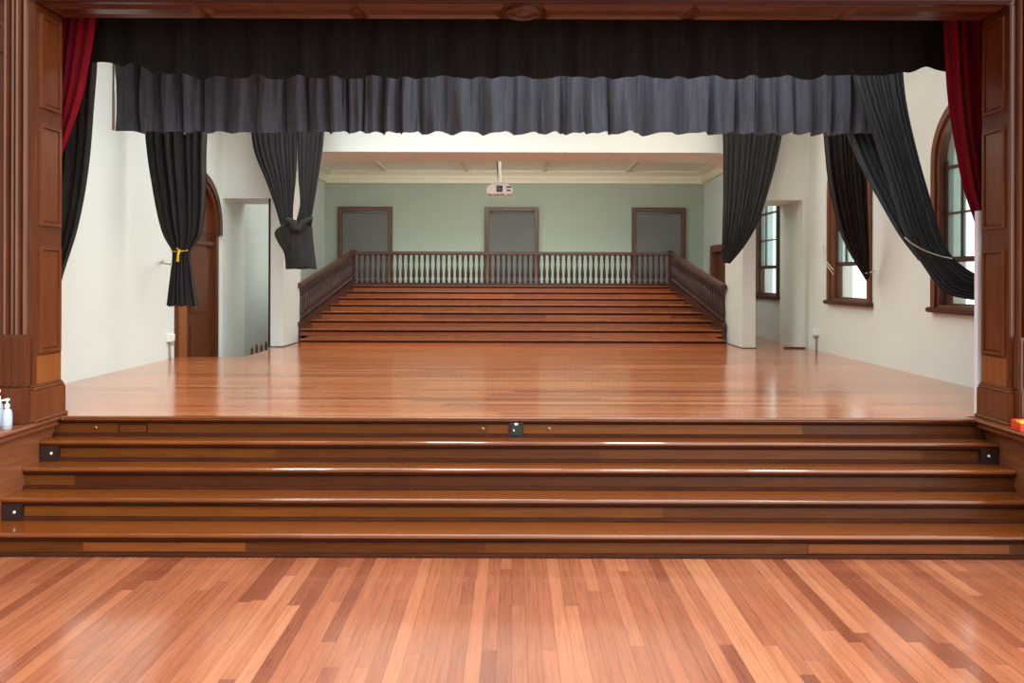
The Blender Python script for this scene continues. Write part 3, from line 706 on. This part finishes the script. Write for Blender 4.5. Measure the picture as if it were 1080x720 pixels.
# black border with a wavy hem
DH = 6.05
def hem_px(px):
    base = [(60, 66), (95, 66), (118, 66.5), (126, 69), (138, 67), (150, 70), (160, 77), (190, 77.5), (205, 80.5)]
    if px <= 205:
        for (x0, y0), (x1, y1) in zip(base, base[1:]):
            if px <= x1: return y0 + (y1 - y0) * (px - x0) / (x1 - x0) if px > x0 else y0
    if px >= 955:
        return 78 - 8 * math.exp(-((px - 978) / 14.0) ** 2)
    if px >= 870: return 80.5 + 1.2 * math.sin(px / 9.0) + (px - 870) / 85 * -2.5
    return 82.5 - 3.0 * max(0, math.sin((px - 217) / 40.5 * 2 * math.pi + 0.6 * math.sin(px / 61.0))) + 1.0 * math.sin(px / 11.0)
bm = bmesh.new(); N = 420; top, mid, bot = [], [], []
xa, xb = XL + 0.05, XR - 0.05
for i in range(N + 1):
    x = xa + (xb - xa) * i / N; px = VX + x / DH * F; zz = P(px, hem_px(max(60, min(px, 1040))), DH).z
    wv = 0.02 * math.sin(x * 19) + 0.012 * math.sin(x * 31 + 1)
    top.append(bm.verts.new((x, DH + wv * .3, ZC - 0.01))); mid.append(bm.verts.new((x, DH + wv * .7, 3.7))); bot.append(bm.verts.new((x, DH + wv, zz)))
for r0, r1 in ((top, mid), (mid, bot)):
    for i in range(N): bm.faces.new([r0[i], r0[i + 1], r1[i + 1], r1[i]])
tag(obj('border_curtain', bm, M['black'], smooth=True), 'flat black border curtain with wavy hem behind the mahogany beam', 'curtain')

def curtain(nm, label, rows, mat, pleats, amp, seed, group, ztop=None, nu=150, nv=64, part='cloth', t=None, hem=0.0):
    rows = rows_px(rows)
    if ztop: rows = add_top(rows, ztop)
    if t is None:
        r = rows[-1]; t = thing(nm, label, 'curtain', ((r[1] + r[3]) / 2, r[5], min(r[2], r[4])), group)
    local(t, obj(part, drape_bm(rows, pleats, amp, nu, nv, seed, hem=hem), mat, smooth=True))
    return t
G = 'curtains around the stage'
# red house curtains
curtain('red_curtain', 'crimson red curtain swept aside behind the left pillar', [
    flat(14, 20, 101, 5.78), flat(50, 20, 96.5, 5.78), flat(100, 20, 87, 5.78), flat(140, 20, 74, 5.78, .8), flat(175, 18, 62, 5.78, .6), flat(240, 15, 52, 5.78, .5), flat(441, 10, 52, 5.78, .6)],
    M['red'], 7, 0.03, 3, 'red curtains', ZC - 0.02)
curtain('red_curtain', 'crimson red curtain swept aside behind the right pillar', [
    flat(14, 996, 1072, 5.78), flat(60, 998, 1072, 5.78), flat(110, 1002, 1072, 5.78), flat(160, 1010, 1072, 5.78, .9), flat(200, 1018, 1074, 5.78, .8), flat(238, 1030, 1076, 5.78, .6), flat(300, 1042, 1078, 5.78, .5), flat(443, 1042, 1078, 5.78, .6)],
    M['red'], 6, 0.03, 8, 'red curtains', ZC - 0.02)
# black leg, left
curtain('stage_curtain', 'dark curtain hanging just behind the red curtain at left pillar', [
    flat(60, 20, 101, 6.35), flat(110, 20, 98, 6.35), flat(180, 20, 92.5, 6.35), flat(240, 20, 82, 6.35, .9), flat(297, 20, 65, 6.35, .8), flat(360, 18, 52, 6.35, .5), flat(425, 15, 50, 6.35, .5)],
    M['charcoal'], 8, 0.03, 11, G, ZC - 0.02)
# tied curtain, left
DT = 8.35
t = curtain('stage_curtain', 'charcoal curtain tied with yellow rope in front of the arched door', [
    flat(130, 151, 218, DT), flat(165, 154, 217, DT), flat(200, 159.5, 217, DT), flat(230, 165.5, 215, DT, .9), flat(250, 172, 211, DT, .7), flat(264, 180.5, 201, DT, .4), flat(272, 181, 200.5, DT, .45), flat(285, 179.5, 203, DT, .6), flat(305, 177, 206, DT, .8), flat(323, 175, 209.5, DT, .9)],
    M['charcoal'], 7, 0.035, 21, G, ZC - 0.02, hem=0.008)
pts = [P(181 + 19.5 * k / 8, 264 + 1.5 * math.sin(math.pi * k / 8), DT) + Vector((0, -0.05 - 0.05 * math.sin(math.pi * k / 8), 0)) for k in range(9)]
local(t, obj('rope_tie', tube(bmesh.new(), pts, 0.004, 8), M['yellow'], smooth=True))
pts = [P(191, 262, DT) + Vector((0, -0.11, 0)), P(194, 264, DT) + Vector((0, -0.12, 0)), P(192.5, 270, DT) + Vector((0, -0.115, 0)), P(192, 276, DT) + Vector((0, -0.105, 0))]
local(t, obj('rope_tail', tube(bmesh.new(), pts, [0.008, 0.015, 0.012, 0.018], 8), M['yellow'], smooth=True, label='yellow rope end'))
q = P(176, 278, 8.35); yw = -XL / (VX - 172) * F
pts = [Vector((XL, 9.2, 1.80)), Vector((-4.2, 8.8, 1.77)), P(182, 279, DT)]
local(t, obj('wall_cord', tube(bmesh.new(), pts, 0.01, 6), M['conduit'], smooth=True))

# knotted curtain on the left pier of the back wall
DK = 10.45
t = curtain('stage_curtain', 'charcoal curtain in two halves knotted together on the pier left of the gallery', [
    flat(132, 264, 314, DK), flat(160, 268, 314, DK), flat(190, 280, 312.5, DK, .9), flat(215, 289, 310, DK, .7), flat(238, 296, 309, DK, .45)],
    M['charcoal'], 9, 0.03, 31, G, ZC - 0.02, part='left_half')
curtain('', '', [flat(132, 313, 342, DK - .02), flat(160, 313.5, 339.5, DK - .02), flat(190, 314.5, 335, DK - .02, .9), flat(215, 316, 331, DK - .02, .7), flat(238, 311, 327, DK - .02, .45)],
    M['charcoal'], 6, 0.03, 33, G, ZC - 0.02, part='right_half', t=t)
# bundle below the knot
def bundle(rows, d, thick, seed, n=40, m=30):
    bm = bmesh.new(); rings = []
    for j in range(m + 1):
        k, xl, xr = interp(rows, j / m); ring = []
        for i in range(n):
            a = 2 * math.pi * i / n; fold = 1 + 0.10 * math.sin(a * 5 + seed + j * .06) + 0.05 * math.sin(a * 11 + j * 0.2)
            pl, pr = P(xl, k, d), P(xr, k, d); c, hw = (pl + pr) / 2, (pr.x - pl.x) / 2
            ring.append(bm.verts.new((c.x + hw * math.cos(a) * (0.94 + 0.06 * fold), d + thick * math.sin(a) * fold, c.z + 0.012 * math.sin(3 * a + j * .4))))
        rings.append(ring)
    for j in range(m):
        for i in range(n): bm.faces.new([rings[j][i], rings[j][(i + 1) % n], rings[j + 1][(i + 1) % n], rings[j + 1][i]])
    bm.faces.new(rings[0][::-1]); bm.faces.new(rings[-1]); return bm
local(t, obj('tail', bundle([(237, 297, 328), (242, 291, 329.5), (249, 290, 330), (257, 294, 331), (264, 299, 331.5), (274, 301, 333), (283, 301.5, 334)], DK - .03, 0.13, 2), M['charcoal'], smooth=True))
pts = [P(304, 240, DK) + Vector((0, -.1, 0)), P(308, 233, DK) + Vector((0, -.15, 0)), P(314, 236, DK) + Vector((0, -.18, 0)), P(313, 242, DK) + Vector((0, -.19, 0)), P(319, 243, DK) + Vector((0, -.17, 0)), P(323, 235, DK) + Vector((0, -.13, 0)), P(330, 231, DK) + Vector((0, -.08, 0)), P(328, 239, DK) + Vector((0, -.05, 0))]
local(t, obj('knot', tube(bmesh.new(), pts, [0.03, 0.045, 0.06, 0.055, 0.05, 0.05, 0.035, 0.02], 10), M['charcoal'], smooth=True))

# curtain on the right pier
curtain('stage_curtain', 'charcoal curtain swept to a point on the pier right of the gallery', [
    (0, 762.5, 132, 826, 132, 10.5, 1), (20, 763, 165, 820, 165, 10.5, 1), (45, 763, 205, 811, 200, 10.5, 1), (70, 762, 240, 799, 236, 10.5, .8), (88, 761.5, 262, 785, 260, 10.55, .5), (100, 762.5, 277, 770, 278, 10.6, .25)],
    M['charcoal'], 11, 0.03, 41, G, ZC - 0.02)
# curtain tucked behind the middle window's frame
t = curtain('stage_curtain', 'charcoal curtain swept across the middle arched window', [
    (0, 869, 130, 912, 130, 8.6, 1), (20, 871, 160, 912, 160, 8.6, 1), (45, 875, 195, 913, 190, 8.62, 1), (75, 886, 243, 915, 235, 8.7, .8), (95, 898, 270, 916, 262, 8.8, .5), (112, 914, 297, 917, 292, 8.9, .15)],
    M['charcoal'], 8, 0.03, 51, G, ZC - 0.02)
pts = [P(914, 288, 8.85) + Vector((-.02, -.02, 0)), Vector((XR - .05, 9.0, 1.68)), Vector((XR, 8.98, 1.70))]
local(t, obj('tie_cord', tube(bmesh.new(), pts, 0.008, 6), M['cord'], smooth=True))
# big diagonal curtain at right
DBG = 7.15
t = curtain('stage_curtain', 'long dark slate curtain swept diagonally over the nearest arched window', [
    (0, 899, 72, 951, 70, 7.15, 1), (30, 909, 108, 955, 110, 7.12, 1), (70, 925, 152, 966, 160, 7.08, 1), (120, 941, 202, 980, 210, 7.02, 1), (165, 955, 246, 992, 250, 6.98, .9), (205, 974, 280, 1003, 270, 6.95, .8), (240, 998, 309, 1020, 284, 6.9, .7), (270, 1034, 318, 1038, 293, 6.85, .6)],
    M['slate_dark'], 10, 0.035, 61, G, ZC - 0.02, nu=200, nv=90)
pts = [P(954, 250, 6.88), P(960, 255.5, 6.86), P(968, 260.5, 6.85), P(977, 265, 6.84), P(987, 268.5, 6.84), P(996, 271, 6.86), P(1004, 272.5, 6.9)]
local(t, obj('tie_rope', tube(bmesh.new(), pts, 0.006, 6), M['cord'], smooth=True, label='pale rope'))
curtain('', '', [flat(130, 892, 926, 7.5), flat(160, 902, 934, 7.45), flat(182, 912, 942, 7.4), flat(205, 924, 952, 7.32, .7), flat(230, 938, 960, 7.24, .6), flat(250, 950, 968, 7.18, .5), flat(275, 969, 984, 7.12, .4)],
    M['slate_dark'], 5, 0.025, 63, G, 3.75, part='back_fold', t=t)

# cord hanging on middle window frame
t = thing('window_cord', 'pale looped cord hanging on the far jamb of the middle arched window', 'cord', (XR - .06, 10.2, 1.7))
for k, (za, zc_) in enumerate(((2.06, 1.72), (2.00, 1.66))):
    pts = [(XR - 0.05, 10.36, za), (XR - 0.08, 10.25 - .03 * k, (za + zc_) / 2 - .02), (XR - 0.06, 10.02, zc_)]
    local(t, obj('strand', tube(bmesh.new(), pts, 0.007, 6), M['cord'], smooth=True))

# ------------------------------------------------------------------ wall sockets
for x, sgn, y, label in ((XL, 1, 9.35, 'white wall socket with grey conduit low on the left wall by the arched door'), (XR, -1, 10.68, 'white wall socket with grey conduit low on the right wall near the side opening')):
    t = thing('wall_socket', label, 'socket', (x, y, ZS), 'wall sockets at stage level')
    a, b = sorted((x, x + sgn * 0.05)); local(t, obj('box', B(a, b, y - 0.07, y + 0.07, ZS + 0.22, ZS + 0.32, 0.008), M['white']))
    local(t, obj('plug', lathe(bmesh.new(), [(0.022, ZS + 0.17), (0.026, ZS + 0.2), (0.022, ZS + 0.225)], 10, (x + sgn * 0.03, y + 0.02, 0)), M['conduit'], smooth=True))
    local(t, obj('conduit', tube(bmesh.new(), [(x + sgn * 0.02, y, ZS + 0.22), (x + sgn * 0.02, y, ZS)], 0.012), M['conduit'], smooth=True))

# ------------------------------------------------------------------ sanitiser bottles and packet on the ledges
for px, dd, label in ((7.5, 5.03, 'clear pump bottle of hand gel on the left ledge, the one nearer the steps'), (-2, 5.1, 'taller clear pump bottle on the left ledge at the photo edge')):
    q = P(px, 452, dd); s = 1.0 if px > 0 else 1.25
    t = thing('pump_bottle', label, 'bottle', (q.x, dd, ZS), 'pump bottles on the left ledge')
    c = (q.x, dd, ZS)
    local(t, obj('body', lathe(bmesh.new(), [(0.026, 0), (0.03, 0.008), (0.03, 0.11 * s), (0.024, 0.13 * s), (0.013, 0.14 * s), (0.013, 0.15 * s)], 20, c), M['bottle'], smooth=True, angle=50))
    local(t, obj('paper_label', lathe(bmesh.new(), [(0.0306, 0.03), (0.0308, 0.031), (0.0308, 0.09 * s), (0.0306, 0.091 * s)], 20, c), M['label'], smooth=True, angle=50))
    local(t, obj('collar', lathe(bmesh.new(), [(0.016, 0.148 * s), (0.016, 0.168 * s), (0.008, 0.172 * s)], 14, c), M['white'], smooth=True, angle=50))
    bm = lathe(bmesh.new(), [(0.006, 0.17 * s), (0.006, 0.19 * s), (0.014, 0.192 * s), (0.015, 0.203 * s), (0.01, 0.208 * s)], 12, c)
    tube(bm, [(q.x, dd, ZS + 0.2 * s), (q.x - 0.02, dd - 0.025, ZS + 0.199 * s), (q.x - 0.026, dd - 0.033, ZS + 0.19 * s)], 0.006, 8)
    local(t, obj('pump', bm, M['white'], smooth=True, angle=50))
q = P(1073, 453, 5.06)
t = thing('packet', 'small orange and red packet with yellow corner on the right ledge', 'packet', (q.x + 0.09, 5.08, ZS))
local(t, obj('carton', B(q.x, q.x + 0.18, 5.03, 5.13, ZS, ZS + 0.072, 0.006), M['orange']))
local(t, obj('lower_band', B(q.x - 0.0015, q.x + 0.1815, 5.0285, 5.1315, ZS + 0.012, ZS + 0.036, 0.003), M['pink'], label='red band'))
local(t, obj('yellow_corner', B(q.x - 0.002, q.x + 0.05, 5.028, 5.07, ZS + 0.055, ZS + 0.074, 0.003), M['yellowc'], label='yellow corner'))

# ------------------------------------------------------------------ light
def area(name, loc, rot, sx, sy, power, col=(1, 1, 1), spread=180):
    l = bpy.data.lights.new(name, 'AREA'); l.shape = 'RECTANGLE'; l.size = sx; l.size_y = sy; l.energy = power; l.color = col; l.spread = math.radians(spread)
    o = bpy.data.objects.new(name, l); C.objects.link(o); o.location = loc; o.rotation_euler = [math.radians(a) for a in rot]; return o
area('stage_light', (-1.3, 8.6, ZC - 0.08), (0, 0, 0), 4.0, 2.5, 215, (0.84, 0.98, 1))
area('stage_light', (2.4, 8.9, ZC - 0.08), (0, 0, 0), 2.5, 2.5, 70, (1, 0.98, 0.9))
area('valance_fill', (1.2, 6.35, ZC - 0.15), (38, 0, 0), 4.2, 0.3, 42, (0.9, 0.97, 1))  # unseen lamp added to brighten the front of the valance
area('gallery_fill', (0, 13.5, ZG - 0.06), (0, 0, 0), 6.4, 3.0, 66, (0.95, 1, 0.95))  # added fill, out of view behind the lintel, brightens the gallery
area('gallery_wall_fill', (0, 12.7, 3.82), (97, 0, 0), 5.0, 0.25, 80, (1, 1, 0.93))  # added hidden fill that lifts the far wall and gallery ceiling
area('gallery_back_fill', (0, 16.05, ZP + 0.12), (95, 0, 0), 6.0, 0.1, 24, (0.82, 1, 0.97))  # unseen strip added behind the balustrade to brighten the lower far wall
area('aisle_fill', (-3.95, 12.6, 3.9), (0, 0, 0), 0.5, 1.2, 16, (0.84, 0.97, 1))  # aisle lamps are unseen fills added to lighten jambs and side walls
area('aisle_fill', (-3.62, 12.9, 1.9), (0, 90, 0), 1.4, 0.9, 3, (0.84, 0.97, 1))
area('aisle_fill', (3.9, 13.2, 3.9), (0, 0, 0), 0.5, 1.2, 14, (0.88, 1, 0.98))
for x, y, e_ in ((-2.6, 3.6, 18), (-0.7, 4.0, 20), (1.5, 4.0, 20), (3.3, 3.6, 18)):
    area('hall_nosing_fill', (x, y, 4.1), (0, 0, 0), 0.7, 0.5, e_, (0.94, 0.98, 1), 105)  # unseen lamps added to put highlights on the step nosings
area('hall_fill', (0, 0.6, 5.0), (8, 0, 0), 7.0, 3.0, 330, (0.92, 0.98, 1), 125)

w = bpy.data.worlds.new('daylight'); bpy.context.scene.world = w; w.use_nodes = True
nt = w.node_tree; bg = nt.nodes['Background']
tc = nt.nodes.new('ShaderNodeTexCoord'); sx = nt.nodes.new('ShaderNodeSeparateXYZ'); nt.links.new(tc.outputs['Generated'], sx.inputs[0])
rp = nt.nodes.new('ShaderNodeValToRGB'); mr = nt.nodes.new('ShaderNodeMapRange')
mr.inputs['From Min'].default_value = -1; mr.inputs['From Max'].default_value = 1
nt.links.new(sx.outputs[0], mr.inputs['Value']); nt.links.new(mr.outputs[0], rp.inputs[0])
rp.color_ramp.elements[0].position = 0.46; rp.color_ramp.elements[0].color = (0.11, 0.105, 0.1, 1)
rp.color_ramp.elements[1].position = 0.56; rp.color_ramp.elements[1].color = (0.95, 1.0, 1.0, 1)
nt.links.new(rp.outputs[0], bg.inputs['Color']); bg.inputs['Strength'].default_value = 2.8

# ------------------------------------------------------------------ camera
cam = bpy.data.cameras.new('camera'); cam.sensor_width = 36; cam.lens = F / 1080 * 36
cam.shift_x = -(VX - 540) / 1080; cam.shift_y = -(360 - VY) / 1080; cam.clip_end = 100
co = bpy.data.objects.new('camera', cam); C.objects.link(co)
co.matrix_world = Matrix.Translation((0, 0, EYE)) @ Matrix.Rotation(math.pi / 2, 4, 'X') @ Matrix.Rotation(ROLL, 4, 'Z')
sc = bpy.context.scene; sc.camera = co
sc.view_settings.view_transform = 'Standard'; sc.view_settings.look = 'None'; sc.view_settings.exposure = 0.0
sc.cycles.max_bounces = 8
